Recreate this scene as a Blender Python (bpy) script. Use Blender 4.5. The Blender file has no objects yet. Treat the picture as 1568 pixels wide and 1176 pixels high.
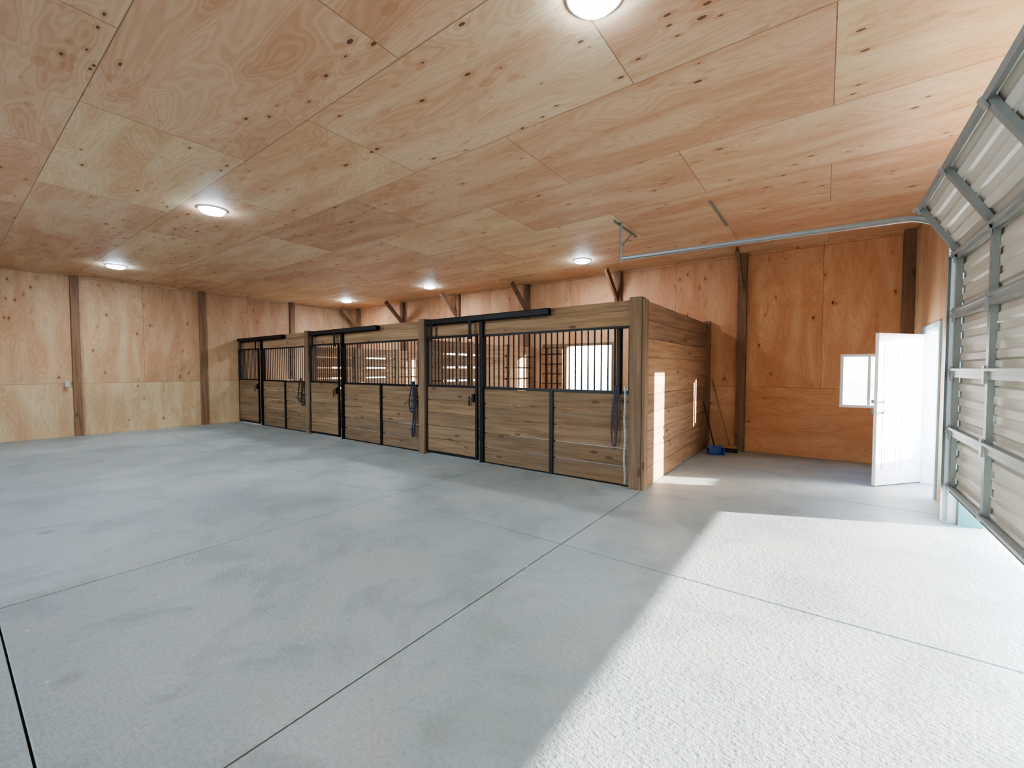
import bpy, bmesh, math, random
from mathutils import Vector, Matrix
random.seed(7)
D=bpy.data; C=bpy.context; COL=C.scene.collection

# ---------------------------------------------------------------- node helper
class NT:
    def __init__(s,name,rough=0.7,metal=0.0,spec=0.5):
        s.m=D.materials.new(name); s.m.use_nodes=True; s.t=s.m.node_tree
        s.t.nodes.clear()
        s.out=s.n('ShaderNodeOutputMaterial'); s.b=s.n('ShaderNodeBsdfPrincipled')
        s.b.inputs['Roughness'].default_value=rough; s.b.inputs['Metallic'].default_value=metal
        s.b.inputs['Specular IOR Level'].default_value=spec
        s.l(s.b.outputs[0],s.out.inputs[0])
    def n(s,t): return s.t.nodes.new(t)
    def l(s,a,b): s.t.links.new(a,b)
    def put(s,v,sock):
        if isinstance(v,bpy.types.NodeSocket): s.l(v,sock)
        else: sock.default_value=v
    def math(s,op,a,b=0.0,c=0.0,clamp=False):
        x=s.n('ShaderNodeMath'); x.operation=op; x.use_clamp=clamp
        s.put(a,x.inputs[0]); s.put(b,x.inputs[1]); s.put(c,x.inputs[2]); return x.outputs[0]
    def pos(s):
        tc=s.n('ShaderNodeTexCoord'); sp=s.n('ShaderNodeSeparateXYZ'); s.l(tc.outputs['Object'],sp.inputs[0]); return sp.outputs
    def vec(s,x,y,z=0.0):
        c=s.n('ShaderNodeCombineXYZ'); s.put(x,c.inputs[0]); s.put(y,c.inputs[1]); s.put(z,c.inputs[2]); return c.outputs[0]
    def noise(s,v,scale,detail=3,rough=0.5,dist=0.0):
        x=s.n('ShaderNodeTexNoise'); s.put(v,x.inputs['Vector']); x.inputs['Scale'].default_value=scale
        x.inputs['Detail'].default_value=detail; x.inputs['Roughness'].default_value=rough; x.inputs['Distortion'].default_value=dist
        return x.outputs[0]
    def vor(s,v,scale):
        x=s.n('ShaderNodeTexVoronoi'); s.put(v,x.inputs['Vector']); x.inputs['Scale'].default_value=scale; return x.outputs
    def ramp(s,f,stops,interp='LINEAR'):
        x=s.n('ShaderNodeValToRGB'); s.put(f,x.inputs[0]); r=x.color_ramp; r.interpolation=interp
        while len(r.elements)<len(stops): r.elements.new(0.5)
        for e,(p,c) in zip(r.elements,stops): e.position=p; e.color=(c[0],c[1],c[2],1) if hasattr(c,'__len__') else (c,c,c,1)
        return x.outputs[0]
    def mix(s,f,a,b,mode='MIX'):
        x=s.n('ShaderNodeMix'); x.data_type='RGBA'; x.blend_type=mode; s.put(f,x.inputs[0])
        for v,i in ((a,6),(b,7)):
            if isinstance(v,tuple): v=(v[0],v[1],v[2],1)
            s.put(v,x.inputs[i])
        return x.outputs[2]
    def col(s,c):
        if isinstance(c,tuple): c=(c[0],c[1],c[2],1)
        s.put(c,s.b.inputs['Base Color'])
    def bump(s,h,strength,dist=0.01):
        x=s.n('ShaderNodeBump'); x.inputs['Strength'].default_value=strength; x.inputs['Distance'].default_value=dist
        s.l(h,x.inputs['Height']); s.l(x.outputs[0],s.b.inputs['Normal'])

def plywood(name,ua,va,bw,bh,u0,v0,stops,grain_u=True,gain=1.0,offs=0.5,knot=0.5):
    m=NT(name,rough=0.62,spec=0.25); p=m.pos()
    u=m.math('SUBTRACT',p[ua],u0); v=m.math('SUBTRACT',p[va],v0)
    br=m.n('ShaderNodeTexBrick'); m.l(m.vec(u,v),br.inputs['Vector'])
    br.offset=offs; br.offset_frequency=2
    br.inputs['Color1'].default_value=(0,0,0,1); br.inputs['Color2'].default_value=(1,1,1,1); br.inputs['Mortar'].default_value=(.5,.5,.5,1)
    br.inputs['Scale'].default_value=1; br.inputs['Mortar Size'].default_value=0.0035; br.inputs['Mortar Smooth'].default_value=0
    br.inputs['Brick Width'].default_value=bw; br.inputs['Row Height'].default_value=bh
    idv=br.outputs['Color']; fac=br.outputs['Fac']
    base=m.ramp(idv,stops)
    g,a=(u,v) if grain_u else (v,u)
    sh=m.math('MULTIPLY',idv,37.0)
    cl=m.noise(m.vec(m.math('MULTIPLY',g,0.7),m.math('MULTIPLY',a,3.2),sh),1.0,2,0.5,0.5)
    rings=m.math('SINE',m.math('MULTIPLY',cl,130.0))
    fine=m.noise(m.vec(m.math('MULTIPLY',g,4.0),m.math('MULTIPLY',a,80.0),sh),1.0,2,0.6)
    strip=m.ramp(cl,[(0.40,0.0),(0.60,1.0)])
    c=m.mix(strip,m.mix(1.0,base,(0.93,0.85,0.80),'MULTIPLY'),m.mix(1.0,base,(1.05,1.10,1.10),'MULTIPLY'))
    rf=m.math('MULTIPLY',m.math('ADD',rings,1.0),0.16)
    c=m.mix(rf,c,m.mix(1.0,c,(0.72,0.57,0.46),'MULTIPLY'))
    c=m.mix(m.math('MULTIPLY',fine,0.45),c,m.mix(1.0,c,(0.62,0.52,0.44),'MULTIPLY'))
    kv=m.vec(m.math('ADD',m.math('MULTIPLY',g,4.0),sh),m.math('MULTIPLY',a,8.5),0.0)
    vo=m.vor(kv,1.0)
    sep=m.n('ShaderNodeSeparateColor'); m.l(vo['Color'],sep.inputs[0])
    row=m.noise(m.vec(m.math('MULTIPLY',g,0.3),m.math('MULTIPLY',a,3.0),sh),1.0,0)
    gate=m.math('LESS_THAN',sep.outputs[0],m.math('MULTIPLY',m.math('SUBTRACT',row,0.38),5.5*knot))
    size=m.math('ADD',m.math('MULTIPLY',sep.outputs[1],0.09),0.05)
    kn=m.math('MULTIPLY',m.math('LESS_THAN',vo['Distance'],size),gate)
    halo=m.math('MULTIPLY',m.math('LESS_THAN',vo['Distance'],m.math('MULTIPLY',size,2.6)),gate)
    c=m.mix(m.math('MULTIPLY',halo,0.35),c,m.mix(1.0,c,(0.75,0.55,0.42),'MULTIPLY'))
    c=m.mix(m.math('MULTIPLY',kn,0.85),c,(0.09,0.035,0.018))
    c=m.mix(m.math('MULTIPLY',fac,0.75),c,(0.12,0.06,0.03))
    if gain!=1.0: c=m.mix(1.0,c,(gain,gain,gain),'MULTIPLY')
    m.col(c)
    return m.m

def timber(name,axis,c1,c2,rough=0.75,grey=0.25):
    m=NT(name,rough=rough,spec=0.25); p=m.pos()
    ge=m.n('ShaderNodeNewGeometry'); r=ge.outputs['Random Per Island']
    sh=m.math('MULTIPLY',r,53.0)
    def vv(a,b_):
        o=[p[0],p[1],p[2]]
        for i in range(3): o[i]=m.math('MULTIPLY',o[i],a if i==axis else b_)
        o[axis]=m.math('ADD',o[axis],sh)
        return m.vec(*o)
    g=m.noise(vv(1.2,22.0),1.0,3,0.6,0.3)
    b=m.noise(vv(0.8,5.0),1.0,2)
    c=m.mix(r,c1,c2)
    c=m.mix(m.ramp(g,[(0.35,0.65),(0.62,0.0)]),c,m.mix(1.0,c,(0.45,0.38,0.32),'MULTIPLY'))
    c=m.mix(m.ramp(b,[(0.4,grey),(0.65,0.0)]),c,(0.15,0.12,0.09))
    vo=m.vor(vv(2.0,5.5),1.0)
    k=m.math('LESS_THAN',vo['Distance'],0.13)
    c=m.mix(m.math('MULTIPLY',k,0.6),c,(0.05,0.025,0.015))
    m.col(c); m.bump(g,0.3,0.004)
    return m.m

def plain(name,c,rough=0.6,metal=0.0,var=0.12,scale=8.0,bump=0.0,spec=0.5):
    m=NT(name,rough=rough,metal=metal,spec=spec); p=m.pos(); v=m.vec(p[0],p[1],p[2])
    n=m.noise(v,scale,2)
    m.col(m.mix(m.math('MULTIPLY',n,var*2),c,tuple(x*0.6 for x in c)))
    if bump: m.bump(m.noise(v,scale*8,2),bump,0.004)
    return m.m

def emis(name,c,s):
    m=NT(name); m.col(c); m.b.inputs['Emission Color'].default_value=(*c,1); m.b.inputs['Emission Strength'].default_value=s; return m.m

# ---------------------------------------------------------------- materials
CEIL=[(0.0,(0.65,0.455,0.30)),(0.2,(0.60,0.385,0.255)),(0.4,(0.72,0.56,0.355)),(0.6,(0.63,0.41,0.275)),(0.8,(0.69,0.51,0.345)),(1.0,(0.55,0.345,0.23))]
WALL=[(0.0,(0.47,0.31,0.195)),(0.4,(0.50,0.345,0.215)),(0.7,(0.44,0.27,0.165)),(1.0,(0.50,0.365,0.23))]
WALLR=[(0.0,(0.54,0.285,0.155)),(0.5,(0.58,0.32,0.175)),(1.0,(0.59,0.36,0.21))]
LOW=[(0.0,(0.52,0.39,0.245)),(0.5,(0.54,0.415,0.265)),(1.0,(0.48,0.335,0.21))]
m_ceil=plywood('ceiling_plywood',0,1,2.44,1.22,-1.2-2.44*10,3.19-12.2,CEIL,True,knot=0.85)
m_back=plywood('plywood_back_upper',0,2,1.22,2.44,-1.26-24.4,1.22,WALLR,False,offs=0.0,knot=0.45)
m_backl=plywood('plywood_back_lower',0,2,2.44,1.22,-1.26-24.4,0.0,WALLR,True,offs=0.0,knot=0.35)
m_side=plywood('plywood_side_upper',1,2,1.22,2.44,1.96-24.4,1.22,WALL,False,offs=0.0,knot=0.5)
m_sidel=plywood('plywood_side_lower',1,2,2.44,1.22,1.96-24.4,0.0,LOW,False,offs=0.0,knot=0.35)
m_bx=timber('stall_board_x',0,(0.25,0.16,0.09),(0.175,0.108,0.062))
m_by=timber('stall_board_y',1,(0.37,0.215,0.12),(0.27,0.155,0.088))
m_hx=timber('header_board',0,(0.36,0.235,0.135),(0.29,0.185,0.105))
m_bz=timber('post_timber',2,(0.24,0.155,0.095),(0.18,0.115,0.07))
m_bzd=timber('wall_post_timber',2,(0.25,0.14,0.082),(0.20,0.11,0.064))
m_blk=plain('black_steel',(0.010,0.010,0.012),0.45,0.6)
m_galv=plain('galvanised_steel',(0.44,0.47,0.47),0.42,0.65,0.25,20)
m_strut=plain('door_strut_steel',(0.32,0.35,0.34),0.45,0.55,0.25,20)
m_sheet=plain('door_sheet_steel',(0.52,0.50,0.43),0.5,0.1,0.2,4)
m_white=plain('white_paint',(0.86,0.88,0.90),0.4,0.0,0.03)
m_jamb=plain('jamb_paint',(0.35,0.52,0.64),0.5,0.0,0.05)
m_teal=plain('teal_painted_reveal',(0.10,0.26,0.25),0.6,0.0,0.1)
m_lamp=emis('led_diffuser',(0.62,0.80,1.0),150.0)
m_rub=plain('black_rubber',(0.02,0.02,0.02),0.8)

def floor_mat():
    m=NT('concrete_floor',rough=0.5,spec=0.4); p=m.pos(); v=m.vec(p[0],p[1],p[2])
    a=m.noise(v,0.5,3,0.55,0.6); b=m.noise(v,1.6,4,0.65,0.5); f=m.noise(v,45,3,0.7)
    ge=m.n('ShaderNodeNewGeometry'); r=ge.outputs['Random Per Island']
    c=m.ramp(a,[(0.32,(0.27,0.31,0.305)),(0.5,(0.335,0.375,0.365)),(0.66,(0.405,0.44,0.425))])
    c=m.mix(m.ramp(b,[(0.38,0.5),(0.50,0.0)]),c,(0.22,0.24,0.22))
    c=m.mix(m.ramp(b,[(0.54,0.0),(0.68,0.5)]),c,(0.43,0.405,0.33))
    c=m.mix(m.ramp(f,[(0.35,0.38),(0.55,0.0)]),c,(0.20,0.21,0.195))
    vo=m.vor(v,1.3); se=m.n('ShaderNodeSeparateColor'); m.l(vo['Color'],se.inputs[0])
    st=m.math('MULTIPLY',m.ramp(vo['Distance'],[(0.03,1.0),(0.12,0.0)]),m.math('LESS_THAN',se.outputs[0],0.3))
    c=m.mix(m.math('MULTIPLY',st,0.6),c,(0.12,0.105,0.08))
    vo2=m.vor(v,7.0); se2=m.n('ShaderNodeSeparateColor'); m.l(vo2['Color'],se2.inputs[0])
    sp=m.math('MULTIPLY',m.math('LESS_THAN',vo2['Distance'],0.07),m.math('LESS_THAN',se2.outputs[1],0.12))
    c=m.mix(m.math('MULTIPLY',sp,0.6),c,(0.72,0.75,0.73))
    c=m.mix(m.math('MULTIPLY',r,0.20),c,(0.22,0.24,0.23))
    m.col(c)
    w=m.noise(m.vec(m.math('MULTIPLY',p[0],22),m.math('MULTIPLY',p[1],70),0.0),1.0,2,0.6)
    h=m.math('ADD',m.math('MULTIPLY',f,0.5),m.math('MULTIPLY',w,0.8))
    m.bump(h,0.5,0.012)
    return m.m
m_floor=floor_mat()
m_grout=plain('joint_dirt',(0.07,0.055,0.04),0.9)
m_ground=plain('outside_gravel',(0.52,0.49,0.43),0.95,0,0.3,1.5)

# ---------------------------------------------------------------- mesh builder
class B:
    def __init__(s): s.bm=bmesh.new(); s.mats=[]
    def mi(s,m):
        if m not in s.mats: s.mats.append(m)
        return s.mats.index(m)
    def box(s,x0,x1,y0,y1,z0,z1,m,bev=0.0,M=None):
        vs=[s.bm.verts.new((x,y,z)) for x in (x0,x1) for y in (y0,y1) for z in (z0,z1)]
        idx=[(0,1,3,2),(4,6,7,5),(0,4,5,1),(2,3,7,6),(0,2,6,4),(1,5,7,3)]
        k=s.mi(m); fs=[]
        for i in idx:
            f=s.bm.faces.new([vs[j] for j in i]); f.material_index=k; fs.append(f)
        if bev>0:
            es=set(e for f in fs for e in f.edges)
            n0=set(s.bm.verts)-set(vs)
            r=bmesh.ops.bevel(s.bm,geom=list(es),offset=bev,segments=1,affect='EDGES')
            for f in r['faces']: f.material_index=k
            if M is not None: vs=[v for v in s.bm.verts if v not in n0]
        if M is not None:
            for v in vs: v.co=M@v.co
    def beam(s,a,b,w,h,m,up=(0,0,1)):
        a=Vector(a); b=Vector(b); d=(b-a); L=d.length; d.normalize(); up=Vector(up)
        if abs(d.dot(up))>0.99: up=Vector((1,0,0))
        sx=d.cross(up).normalized(); uz=sx.cross(d).normalized()
        M=Matrix((( sx.x,d.x,uz.x,a.x),(sx.y,d.y,uz.y,a.y),(sx.z,d.z,uz.z,a.z),(0,0,0,1)))
        s.box(-w/2,w/2,0,L,-h/2,h/2,m,0.0,M)
    def cyl(s,a,b,r,m,n=8,r2=None):
        a=Vector(a); b=Vector(b); d=(b-a).normalized(); up=Vector((0,0,1)) if abs(d.z)<0.9 else Vector((1,0,0))
        x=d.cross(up).normalized(); y=d.cross(x); r2=r if r2 is None else r2; k=s.mi(m)
        A=[s.bm.verts.new(a+(x*math.cos(t)+y*math.sin(t))*r) for t in [2*math.pi*i/n for i in range(n)]]
        Bv=[s.bm.verts.new(b+(x*math.cos(t)+y*math.sin(t))*r2) for t in [2*math.pi*i/n for i in range(n)]]
        for i in range(n):
            f=s.bm.faces.new([A[i],A[(i+1)%n],Bv[(i+1)%n],Bv[i]]); f.material_index=k; f.smooth=n>6
        f=s.bm.faces.new(A[::-1]); f.material_index=k
        f=s.bm.faces.new(Bv); f.material_index=k
    def strip(s,pts,y0,y1,m,thick=0.0):
        k=s.mi(m)
        A=[s.bm.verts.new((x,y0,z)) for x,z in pts]; Bv=[s.bm.verts.new((x,y1,z)) for x,z in pts]
        for i in range(len(pts)-1):
            f=s.bm.faces.new([A[i],A[i+1],Bv[i+1],Bv[i]]); f.material_index=k
    def done(s,name):
        bmesh.ops.recalc_face_normals(s.bm,faces=s.bm.faces[:])
        me=D.meshes.new(name); s.bm.to_mesh(me); s.bm.free()
        for m in s.mats: me.materials.append(m)
        o=D.objects.new(name,me); COL.objects.link(o); return o

def curve(name,pts,r,m,cyclic=False,parent=None):
    cu=D.curves.new(name,'CURVE'); cu.dimensions='3D'; cu.bevel_depth=r; cu.bevel_resolution=3; cu.resolution_u=8
    pl=pts if isinstance(pts[0][0],(list,tuple)) else [pts]
    for P in pl:
        sp=cu.splines.new('NURBS'); sp.points.add(len(P)-1)
        for q,c in zip(sp.points,P): q.co=(*c,1)
        sp.order_u=3; sp.use_endpoint_u=not cyclic; sp.use_cyclic_u=cyclic
    cu.materials.append(m); o=D.objects.new(name,cu); COL.objects.link(o)
    if parent: o.parent=parent
    return o

# ---------------------------------------------------------------- dimensions
XL,XR=-13.95,1.10
YB,YF=9.05,-3.6
H=3.70
WT=0.16
YS=5.40; HS=2.45
# ---------------------------------------------------------------- shell
f=B()
xj=[XL-WT,-10.75,-7.52,-4.27,-1.85,XR+WT+0.02]; yj=[YF-WT,-2.8,0.19,3.25,6.3,YB+WT]
g=0.0045
for i in range(len(xj)-1):
    for j in range(len(yj)-1):
        f.box(xj[i]+(g if i else 0),xj[i+1]-g,yj[j]+(g if j else 0),yj[j+1]-g,-0.12,0.0,m_floor,0.003)
f.box(xj[0]+.01,xj[-1]-.01,yj[0]+.01,yj[-1]-.01,-0.2,-0.02,m_grout)
f.done('floor')
c=B(); c.box(XL-WT,XR+WT,YF-WT,YB+WT,H,H+0.1,m_ceil); c.done('ceiling')

def wall(name,axis,p0,p1,a0,a1,openings,mu,ml,split=1.22,h=H):
    b=B()
    cuts=sorted(set([a0,a1]+[o[0] for o in openings]+[o[1] for o in openings]))
    zc=sorted(set([0,split,h]+[o[2] for o in openings]+[o[3] for o in openings]))
    for i in range(len(cuts)-1):
        for j in range(len(zc)-1):
            cx=(cuts[i]+cuts[i+1])/2; cz=(zc[j]+zc[j+1])/2
            if any(o[0]<cx<o[1] and o[2]<cz<o[3] for o in openings): continue
            m=mu if cz>split else ml
            if axis=='x': b.box(cuts[i],cuts[i+1],p0,p1,zc[j],zc[j+1],m)
            else: b.box(p0,p1,cuts[i],cuts[i+1],zc[j],zc[j+1],m)
    return b.done(name)
SW=[(-5.06,-3.80,0.95,2.16),(-9.10,-7.84,0.95,2.16),(-13.1,-11.84,0.95,2.16)]
WIN=(0.22,0.98,0.91,1.80)
wall('wall_back','x',YB,YB+WT,XL-WT,XR+WT,SW+[WIN],m_back,m_backl)
wall('wall_left','y',XL-WT,XL,YF,YB,[],m_side,m_sidel)
GD=(0.35,6.0,0.0,3.05); MD=(7.05,7.98,0.0,2.05)
wall('wall_right','y',XR,XR+WT,YF,YB,[GD,MD],m_side,m_sidel)
wall('wall_front','x',YF-WT,YF,XL-WT,XR+WT,[(-9.6,-5.0,0,2.9)],m_back,m_backl)

# wall posts with knee braces
for i,x in enumerate([-1.26,-3.70,-6.14,-8.55,-11.0,-13.4]):
    b=B(); b.box(x-0.075,x+0.075,YB-0.10,YB,0,H,m_bzd,0.004)
    b.beam((x-0.0,YB-0.06,3.05),(x-0.0,YB-0.70,H-0.06),0.05,0.12,m_bzd)
    b.done('wall_post_with_brace')
for y in [-2.9,-0.5,1.96,4.44,6.92]:
    b=B(); b.box(XL,XL+0.06,y-0.07,y+0.07,0,H,m_bzd,0.004); b.done('wall_post')
b=B(); b.box(XR-0.14,XR,YB-0.14,YB,0,H,m_bzd,0.004); b.done('corner_wall_post')
b=B(); b.box(XL+0.06,XL+0.10,1.75,1.83,1.14,1.27,m_galv,0.005); b.done('electrical_outlet_box')

def window(name,x0,x1,z0,z1,slider=True):
    b=B(); t=0.045
    for a in [(x0,x1,z0,z0+t),(x0,x1,z1-t,z1),(x0,x0+t,z0+t,z1-t),(x1-t,x1,z0+t,z1-t)]:
        b.box(a[0],a[1],YB+0.02,YB+0.12,a[2],a[3],m_white)
    if slider: b.box((x0+x1)/2-0.02,(x0+x1)/2+0.02,YB+0.04,YB+0.10,z0+t,z1-t,m_white)
    return b.done(name)
window('window_1',*WIN)
for i,s in enumerate(SW):
    b=B(); x0,x1,z0,z1=s; t=0.06
    for a in [(x0,x1,z0,z0+t),(x0,x1,z1-t,z1),(x0,x0+t,z0+t,z1-t),(x1-t,x1,z0+t,z1-t)]:
        b.box(a[0],a[1],YB-0.02,YB+0.12,a[2],a[3],m_bz)
    b.done('window_%d'%(i+2))
    if i<2:
        # upper dutch door leaf folded back against the wall
        b=B(); lx0=x0-0.60; lx1=x0-0.03; ly=YB-0.07
        nb=4
        for q in range(nb):
            w_=(lx1-lx0)/nb
            b.box(lx0+q*w_+0.002,lx0+(q+1)*w_-0.002,ly,ly+0.025,z0,z1,m_by)
        b.box(lx0,lx1,ly-0.02,ly,z0,z0+0.08,m_bz); b.box(lx0,lx1,ly-0.02,ly,z1-0.08,z1,m_bz)
        for q in range(1,5): b.box(lx0,lx1,ly-0.012,ly,z0+q*0.24,z0+q*0.24+0.018,m_blk)
        for q in range(1,4): b.box(lx0+q*0.142-0.008,lx0+q*0.142+0.008,ly-0.018,ly-0.012,z0+0.08,z1-0.08,m_blk)
        b.done('dutch_door_leaf')

# ---------------------------------------------------------------- horse stalls
PX=[-13.88,-9.97,-5.93,-1.93]
BH=0.243
def boards_x(b,x0,x1,y,z0,n,m,th=0.038,gap=0.006,h=BH):
    for i in range(n):
        b.box(x0,x1,y-th/2+random.uniform(-.003,.003),y+th/2,z0+i*h+gap/2,z0+(i+1)*h-gap/2,m,0.003)
def bars(b,x0,x1,y,z0,z1,sp=0.098):
    n=max(1,int(round((x1-x0)/sp)))
    for i in range(1,n):
        x=x0+(x1-x0)*i/n; b.cyl((x,y,z0),(x,y,z1),0.0105,m_blk,6)
for k in range(3):
    x0=PX[k]+0.10; x1=PX[k+1]-0.10
    if k==0: x0=PX[0]+0.03
    xd=PX[k]+1.37
    b=B()
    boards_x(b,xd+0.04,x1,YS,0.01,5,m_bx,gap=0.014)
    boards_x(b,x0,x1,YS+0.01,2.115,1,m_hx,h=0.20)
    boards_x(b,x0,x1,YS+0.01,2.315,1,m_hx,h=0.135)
    b.box(xd-0.035,xd+0.035,YS-0.06,YS+0.04,0.0,2.44,m_blk)
    b.box(xd+0.035,x1,YS-0.028,YS+0.028,1.222,1.262,m_blk)
    b.box(xd+0.035,x1,YS-0.028,YS+0.028,2.085,2.118,m_blk)
    b.box(xd+0.035,x1,YS-0.028,YS+0.028,0.0,0.012,m_blk)
    xm=(xd+PX[k+1])/2+0.02
    b.box(xm-0.03,xm+0.03,YS-0.045,YS-0.02,0,1.24,m_blk)
    b.box(xm-0.03,xm+0.03,YS+0.02,YS+0.045,0,1.24,m_blk)
    b.box(x1-0.03,x1,YS-0.03,YS+0.03,1.26,2.09,m_blk)
    bars(b,xd+0.035,x1-0.03,YS,1.26,2.09)
    if k==2:
        b.box(x1-0.19,x1-0.15,YS-0.028,YS+0.028,1.26,2.09,m_blk)
    b.done('horse_stall_front')
    b=B(); yd=YS-0.085; dl=x0+0.0; dr=xd-0.045
    fr=0.045
    b.box(dl,dl+fr,yd-0.02,yd+0.02,0.04,2.13,m_blk); b.box(dr-fr,dr,yd-0.02,yd+0.02,0.04,2.13,m_blk)
    for z in (0.04,1.235,2.09): b.box(dl+fr,dr-fr,yd-0.02,yd+0.02,z,z+0.04,m_blk)
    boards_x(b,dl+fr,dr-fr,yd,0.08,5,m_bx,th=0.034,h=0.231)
    bars(b,dl+fr,dr-fr,yd,1.275,2.09,0.085)
    for x in (dl+0.15,dr-0.15):
        b.box(x-0.03,x+0.03,yd-0.03,yd-0.02,2.05,2.40,m_blk)
        b.cyl((x,yd-0.02,2.36),(x,yd+0.02,2.36),0.045,m_blk,12)
    b.box(dr-0.09,dr-0.05,yd-0.05,yd-0.02,1.0,1.14,m_blk)
    b.cyl((dr-0.14,yd-0.06,0.94),(dr-0.14,yd-0.06,1.1),0.012,m_blk)
    b.done('sliding_stall_door')
    b=B(); tx1=xd+1.33
    b.box(dl,tx1,yd-0.042,yd-0.034,2.35,2.43,m_blk); b.box(dl,tx1,yd-0.042,yd+0.035,2.425,2.435,m_blk)
    b.box(dl,tx1,yd+0.03,yd+0.04,2.33,2.43,m_blk)
    for x in (dl+0.05,(dl+tx1)/2,tx1-0.05): b.box(x-0.02,x+0.02,yd+0.04,YS-0.012,2.35,2.42,m_blk)
    b.done('door_track_rail')
for k,x in enumerate(PX):
    b=B()
    if k==0: b.box(XL+0.002,x+0.02,YS-0.07,YS+0.07,0,HS,m_bz,0.006)
    elif k<3:
        b.box(x-0.075,x+0.075,YS-0.13,YS+0.09,0,HS+0.015,m_bz,0.006)
    else:
        b.box(x-0.095,x+0.065,YS-0.10,YS+0.07,0,HS+0.02,m_bz,0.006)
        b.box(x+0.068,x+0.105,YS-0.085,YS+0.06,0,HS-0.01,m_bz,0.004)
    b.done('stall_post')
b=B()
for i in range(10):
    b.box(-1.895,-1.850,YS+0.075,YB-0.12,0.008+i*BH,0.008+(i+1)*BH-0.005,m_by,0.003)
b.done('stall_side_wall')
b=B(); b.box(-1.90,-1.80,YB-0.115,YB-0.002,0,HS+0.03,m_bzd,0.004); b.done('stall_end_post')
for x in PX[1:3]:
    b=B()
    for i in range(8):
        z=0.03+i*0.262
        b.box(x-0.02,x+0.02,YS+0.10,YB-0.02,z,z+0.228,m_by,0.003)
    for y in (6.6,7.9):
        b.box(x-0.045,x-0.021,y-0.05,y+0.05,0,2.12,m_bz); b.box(x+0.021,x+0.045,y-0.05,y+0.05,0,2.12,m_bz)
    b.done('stall_partition')

# ---------------------------------------------------------------- garage door
DX=1.06; Y0,Y1=0.37,5.96
zz=[0.355,0.93,1.505,2.08,2.66]
segs=[((DX,zz[i]),(DX,zz[i+1])) for i in range(4)]+[((DX,2.66),(0.76,3.19))]
b=B()
stiles=[5.91,4.85,3.75,2.65,1.55,0.43]
for (ax,az),(bx,bz) in segs:
    L=math.hypot(bx-ax,bz-az); dx,dz=(bx-ax)/L,(bz-az)/L; nx,nz=-dz,dx
    if nx>0: nx,nz=-nx,-nz
    pts=[]; nr=4; w=L/nr
    for i in range(nr):
        for u,d in ((0.0,0.0),(0.30,0.0),(0.42,-0.018),(0.80,-0.018),(0.92,0.0)):
            s=(i+u)*w; pts.append((ax+dx*s+nx*d,az+dz*s+nz*d))
    pts.append((bx,bz))
    b.strip(pts,Y0,Y1,m_sheet)
    def P(s,d,y): return (ax+dx*s+nx*d,y,az+dz*s+nz*d)
    def bar(s0,s1,d0,d1,ya,yb,m):
        cs=[P(s,d,y) for s in (s0,s1) for d in (d0,d1) for y in (ya,yb)]
        vs=[b.bm.verts.new(q) for q in cs]; k=b.mi(m)
        for i in [(0,1,3,2),(4,6,7,5),(0,4,5,1),(2,3,7,6),(0,2,6,4),(1,5,7,3)]:
            fc=b.bm.faces.new([vs[j] for j in i]); fc.material_index=k
    bar(0.0,0.035,0.0,0.045,Y0,Y1,m_strut); bar(L-0.035,L-0.001,0.0,0.045,Y0,Y1,m_strut)
    bar(0.03,0.05,0.035,0.065,Y0,Y1,m_strut)
    for y in stiles:
        bar(0.03,L-0.03,0.002,0.04,y-0.035,y+0.035,m_strut)
        bar(L-0.07,L-0.0,0.045,0.06,y-0.025,y+0.025,m_galv)
        bar(0.0,0.07,0.045,0.06,y-0.025,y+0.025,m_galv)
    b.cyl(P(L,0.05,Y1-0.06),P(L,0.05,Y1+0.03),0.008,m_galv); b.cyl(P(L,0.05,Y1+0.01),P(L,0.05,Y1+0.03),0.022,m_galv,12)
b.box(DX-0.03,DX+0.02,Y0,Y1,0.325,0.353,m_rub)
b.done('overhead_sectional_door')
def track(yc):
    b=B(); R=0.36; xt=DX-0.06; zt=3.10
    path=[(xt,0.02),(xt,zt-R)]
    for i in range(1,9):
        a=math.pi/2*i/8; path.append((xt-R+R*math.cos(a),zt-R+R*math.sin(a)))
    path.append((-2.42,zt+0.06))
    k=b.mi(m_galv)
    sec=[(-0.025,0.0),(-0.025,0.025),(0.0,0.032),(0.025,0.025),(0.025,0.0),(0.028,0.0),(0.028,0.028),(0.0,0.036),(-0.028,0.028),(-0.028,0.0)]
    rings=[]
    for i,(x,z) in enumerate(path):
        p=path[max(0,i-1)]; q=path[min(len(path)-1,i+1)]
        tx,tz=q[0]-p[0],q[1]-p[1]; l=math.hypot(tx,tz); tx/=l; tz/=l
        rings.append([b.bm.verts.new((x-tz*d,yc+yy,z+tx*d)) for d,yy in sec])
    for i in range(len(rings)-1):
        n=len(sec)
        for j in range(n):
            fc=b.bm.faces.new([rings[i][j],rings[i][(j+1)%n],rings[i+1][(j+1)%n],rings[i+1][j]]); fc.material_index=k
    b.box(xt-0.01,XR-0.002,yc+0.036,yc+0.04,0.0,2.9,m_galv)
    b.box(xt+0.03,XR-0.003,yc+0.036,yc+0.09,2.55,3.0,m_galv)
    return b
b=track(5.985)
b.box(-2.46,-2.42,6.02,6.024,3.12,H,m_galv); b.box(-2.46,-2.456,6.02,6.06,3.12,H,m_galv)
b.box(-2.52,-2.48,5.85,6.78,H-0.005,H,m_galv); b.box(-2.484,-2.48,5.85,6.78,H-0.04,H,m_galv)
b.beam((-2.44,6.03,3.35),(-2.47,6.55,H-0.02),0.004,0.03,m_galv)
b.box(-1.24,-1.20,5.92,7.10,H-0.005,H,m_galv); b.box(-1.22,-1.216,5.92,7.10,H-0.03,H,m_galv)
b.done('garage_door_track')
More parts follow.
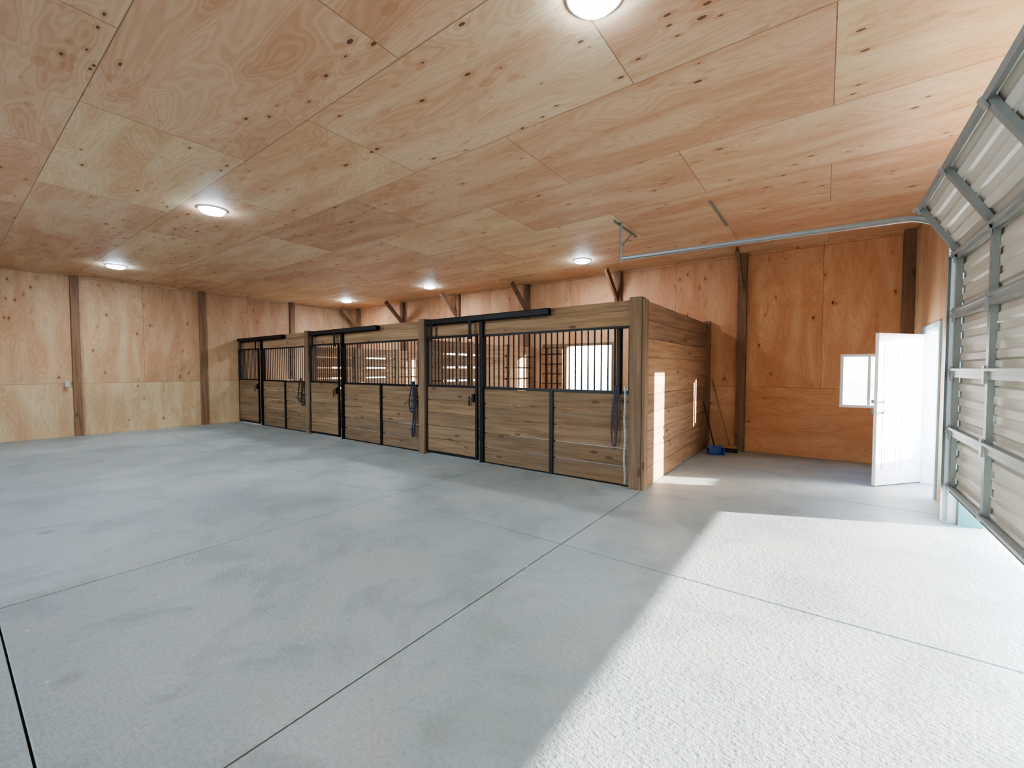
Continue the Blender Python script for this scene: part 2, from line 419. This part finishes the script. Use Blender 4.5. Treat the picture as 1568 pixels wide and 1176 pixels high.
b=track(0.30); b.done('garage_door_track')
b=B(); b.box(XR-0.012,XR,6.03,6.12,0,3.15,m_galv); b.done('trim_1')
b=B(); b.box(XR+0.002,XR+WT+0.01,5.975,5.999,0,3.05,m_teal); b.box(XR+WT+0.001,XR+WT+0.02,6.0,6.10,0,3.15,m_teal); b.done('trim_3')

# ---------------------------------------------------------------- man door
b=B()
for y0,y1,z0,z1 in ((MD[0],MD[0]+0.035,0,2.05),(MD[1]-0.035,MD[1],0,2.05),(MD[0]+.035,MD[1]-.035,2.015,2.05)):
    b.box(XR-0.01,XR+WT+0.01,y0,y1,z0,z1,m_white)
for y0,y1,z0,z1 in ((MD[0]-0.07,MD[0],0,2.12),(MD[1],MD[1]+0.07,0,2.12),(MD[0],MD[1],2.05,2.12)):
    b.box(XR-0.02,XR-0.001,y0,y1,z0,z1,m_jamb)
b.done('trim_2')
b=B()
hx,hy=1.07,7.95; ang=math.atan2(-0.62,-0.5); L=0.82; T=0.044
M=Matrix.Translation((hx,hy,0))@Matrix.Rotation(ang,4,'Z')
b.box(0,L,-T/2,T/2,0.015,2.02,m_white,0.0,M)
def panel(u0,u1,z0,z1):
    for sgn in (-1,1):
        ya=sgn*T/2
        w=0.02
        for a in ((u0,u1,z0,z0+w),(u0,u1,z1-w,z1),(u0,u0+w,z0+w,z1-w),(u1-w,u1,z0+w,z1-w)):
            b.box(a[0],a[1],min(ya,ya+sgn*0.006),max(ya,ya+sgn*0.006),a[2],a[3],m_white,0.0,M)
        b.box(u0+0.05,u1-0.05,min(ya,ya+sgn*0.005),max(ya,ya+sgn*0.005),z0+0.05,z1-0.05,m_white,0.0,M)
for u0,u1 in ((0.11,0.38),(0.45,0.72)):
    panel(u0,u1,0.22,0.52) ; panel(u0,u1,0.62,1.28); panel(u0,u1,1.38,1.88)
for z,r in ((0.98,0.028),(1.12,0.024)):
    p=M@Vector((L-0.06,-T/2-0.05,z)); q=M@Vector((L-0.06,T/2+0.05,z))
    b.cyl(p,q,r*0.5,m_galv,10)
    for s in (-1,1):
        b.cyl(M@Vector((L-0.06,s*(T/2+0.03),z)),M@Vector((L-0.06,s*(T/2+0.06),z)),r,m_galv,14)
b.done('door_1')

# ---------------------------------------------------------------- ceiling lamps
for x,y in [(-1.10,2.30),(-6.68,2.28),(-11.9,2.3),(-3.88,7.62),(-8.3,7.68),(-12.1,7.72)]:
    bm=bmesh.new()
    prof=[(0.0,0.060),(0.08,0.058),(0.125,0.048),(0.145,0.015)]
    rim=[(0.145,0.015),(0.165,0.016),(0.17,0.0)]
    n=24
    def rev(pr,mi):
        rings=[]
        for r,d in pr:
            rings.append([bm.verts.new((x+r*math.cos(2*math.pi*i/n),y+r*math.sin(2*math.pi*i/n),H-d)) for i in range(n)] if r>0 else [bm.verts.new((x,y,H-d))]*n)
        for a,c2 in zip(rings,rings[1:]):
            for i in range(n):
                vv=[a[i],a[(i+1)%n],c2[(i+1)%n],c2[i]]
                vv2=[]
                for q in vv:
                    if q not in vv2: vv2.append(q)
                fc=bm.faces.new(vv2); fc.material_index=mi; fc.smooth=True
    rev(prof,0); rev(rim,1)
    bmesh.ops.recalc_face_normals(bm,faces=bm.faces[:])
    me=D.meshes.new('ceiling_light'); bm.to_mesh(me); bm.free(); me.materials.append(m_lamp); me.materials.append(m_white)
    o=D.objects.new('ceiling_light',me); COL.objects.link(o)
    al=D.lights.new('ceiling_light_lamp','AREA'); al.shape='DISK'; al.size=0.26; al.energy=38; al.color=(0.84,0.92,1.0)
    ao=D.objects.new('led_lamp',al); ao.location=(x,y,H-0.066); COL.objects.link(ao); ao.parent=o

# ---------------------------------------------------------------- tack
m_halt=plain('black_nylon',(0.015,0.014,0.013),0.8)
m_blue=plain('blue_nylon',(0.010,0.013,0.05),0.7,0,0.3,60)
m_purp=plain('purple_rope',(0.055,0.045,0.065),0.8,0,0.4,60)
def halter(x,y,z,m,rope=True,zlow=0.35,name='horse_halter'):
    ls=[]
    ls.append([(x-0.02,y,z),(x-0.10,y-0.01,z-0.25),(x-0.12,y-0.02,z-0.45),(x-0.03,y-0.03,z-0.62),(x+0.08,y-0.02,z-0.5),(x+0.07,y-0.01,z-0.25),(x+0.01,y,z)])
    ls.append([(x-0.10,y-0.02,z-0.33),(x-0.02,y-0.05,z-0.38),(x+0.07,y-0.02,z-0.33)])
    ls.append([(x-0.11,y-0.02,z-0.46),(x-0.02,y-0.06,z-0.54),(x+0.08,y-0.02,z-0.48)])
    if rope:
        ls.append([(x,y-0.02,z),(x+0.05,y-0.03,z-0.3),(x+0.02,y-0.03,z-0.7),(x-0.03,y-0.03,zlow+0.1),(x,y-0.03,zlow),(x+0.05,y-0.03,zlow+0.12),(x+0.06,y-0.02,z-0.5),(x+0.03,y-0.01,z)])
    return curve(name,ls,0.013,m)
halter(-10.35,YS-0.07,1.33,m_halt,False)
halter(-10.22,YS-0.06,1.25,m_halt,False)
halter(-6.22,YS-0.06,1.32,m_blue,True,0.25)
x=-2.22; y=YS-0.05
curve('lead_rope',[[(x,y,1.34),(x-0.05,y-0.02,1.0),(x-0.05,y-0.02,0.6),(x,y-0.03,0.5),(x+0.03,y-0.02,0.7),(x+0.02,y-0.02,1.0),(x+0.02,y,1.34)],
  [(x+0.03,y,1.34),(x+0.07,y-0.02,1.1),(x+0.05,y-0.02,0.8),(x-0.03,y-0.03,0.75),(x-0.02,y-0.02,1.1),(x,y,1.3)]],0.011,m_purp)
b=B(); x=-2.065; y=YS-0.125
for i in range(44):
    z=1.30-i*0.0285
    cx=x+0.006*math.sin(i*0.35)
    hw=0.009; hh=0.019
    if i%2: pts=[(cx-hw,y,z-hh),(cx-hw,y,z+hh),(cx+hw,y,z+hh),(cx+hw,y,z-hh)]
    else: pts=[(cx,y-hw,z-hh),(cx,y-hw,z+hh),(cx,y+hw,z+hh),(cx,y+hw,z-hh)]
    for q in range(4): b.cyl(pts[q],pts[(q+1)%4],0.0034,m_galv,5)
b.cyl((x,YS-0.10,1.31),(x,y-0.02,1.31),0.006,m_galv)
b.done('hanging_chain')

# broom + dustpan
b=B(); m_han=plain('broom_handle_wood',(0.30,0.17,0.08),0.6); m_bl=plain('blue_plastic',(0.02,0.07,0.28),0.4)
b.cyl((-1.38,8.72,0.12),(-1.75,8.92,1.38),0.013,m_han,10)
b.box(-1.52,-1.26,8.68,8.76,0.08,0.13,m_han,0.01)
for i in range(12): b.cyl((-1.50+i*0.0215,8.72,0.09),(-1.505+i*0.0225,8.71,0.0),0.012,m_rub,6)
b.done('push_broom')
b=B()
Mx=Matrix.Translation((-1.58,8.42,0.0))@Matrix.Rotation(0.5,4,'Z')
b.box(-0.12,0.12,-0.16,0.02,0.005,0.015,m_bl,0,Mx); b.box(-0.12,0.12,0.02,0.035,0.005,0.15,m_bl,0,Mx)
b.box(-0.13,-0.12,-0.12,0.03,0.005,0.12,m_bl,0,Mx); b.box(0.12,0.13,-0.12,0.03,0.005,0.12,m_bl,0,Mx)
b.cyl((-1.59,8.44,0.12),(-1.81,8.52,0.95),0.012,m_rub,8)
b.done('dustpan')

# ---------------------------------------------------------------- outside
b=B(); b.box(-60,80,-60,80,-0.4,-0.125,m_ground); b.done('ground')
b=B(); b.box(1.75,2.05,6.6,10.2,-0.13,0.50,plain('sun_blocker_grey',(0.45,0.45,0.43),0.9),0.03); b.done('low_sun_blocker')  # unseen low block, added to keep sun off the foot of the man door

# ---------------------------------------------------------------- light
el=math.radians(8.7); hx,hy=0.915,0.403
d=Vector((-hx*math.cos(el),-hy*math.cos(el),-math.sin(el)))
sl=D.lights.new('sun','SUN'); sl.energy=62; sl.angle=math.radians(0.6); sl.color=(1.0,0.97,0.92)
so=D.objects.new('sun',sl); so.rotation_euler=d.to_track_quat('-Z','Y').to_euler(); so.location=(6,6,6); COL.objects.link(so)
w=D.worlds.new('World'); C.scene.world=w; w.use_nodes=True; nt=w.node_tree; nt.nodes.clear()
o=nt.nodes.new('ShaderNodeOutputWorld'); bg=nt.nodes.new('ShaderNodeBackground'); sk=nt.nodes.new('ShaderNodeTexSky')
sk.sky_type='NISHITA'; sk.sun_disc=False; sk.sun_elevation=math.radians(32); sk.sun_rotation=math.radians(66)
nt.links.new(sk.outputs[0],bg.inputs[0]); nt.links.new(bg.outputs[0],o.inputs[0]); bg.inputs[1].default_value=2.2

# ---------------------------------------------------------------- camera
cd=D.cameras.new('camera'); cd.sensor_width=36; cd.lens=650/1568*36; cd.clip_start=0.02; cd.clip_end=500
co=D.objects.new('camera',cd); co.location=(0,0,1.55); co.rotation_euler=(math.radians(88),0,math.radians(36.3)); COL.objects.link(co)
C.scene.camera=co
C.scene.view_settings.view_transform='AgX'
C.scene.view_settings.look='AgX - Medium High Contrast'
C.scene.view_settings.exposure=0.5
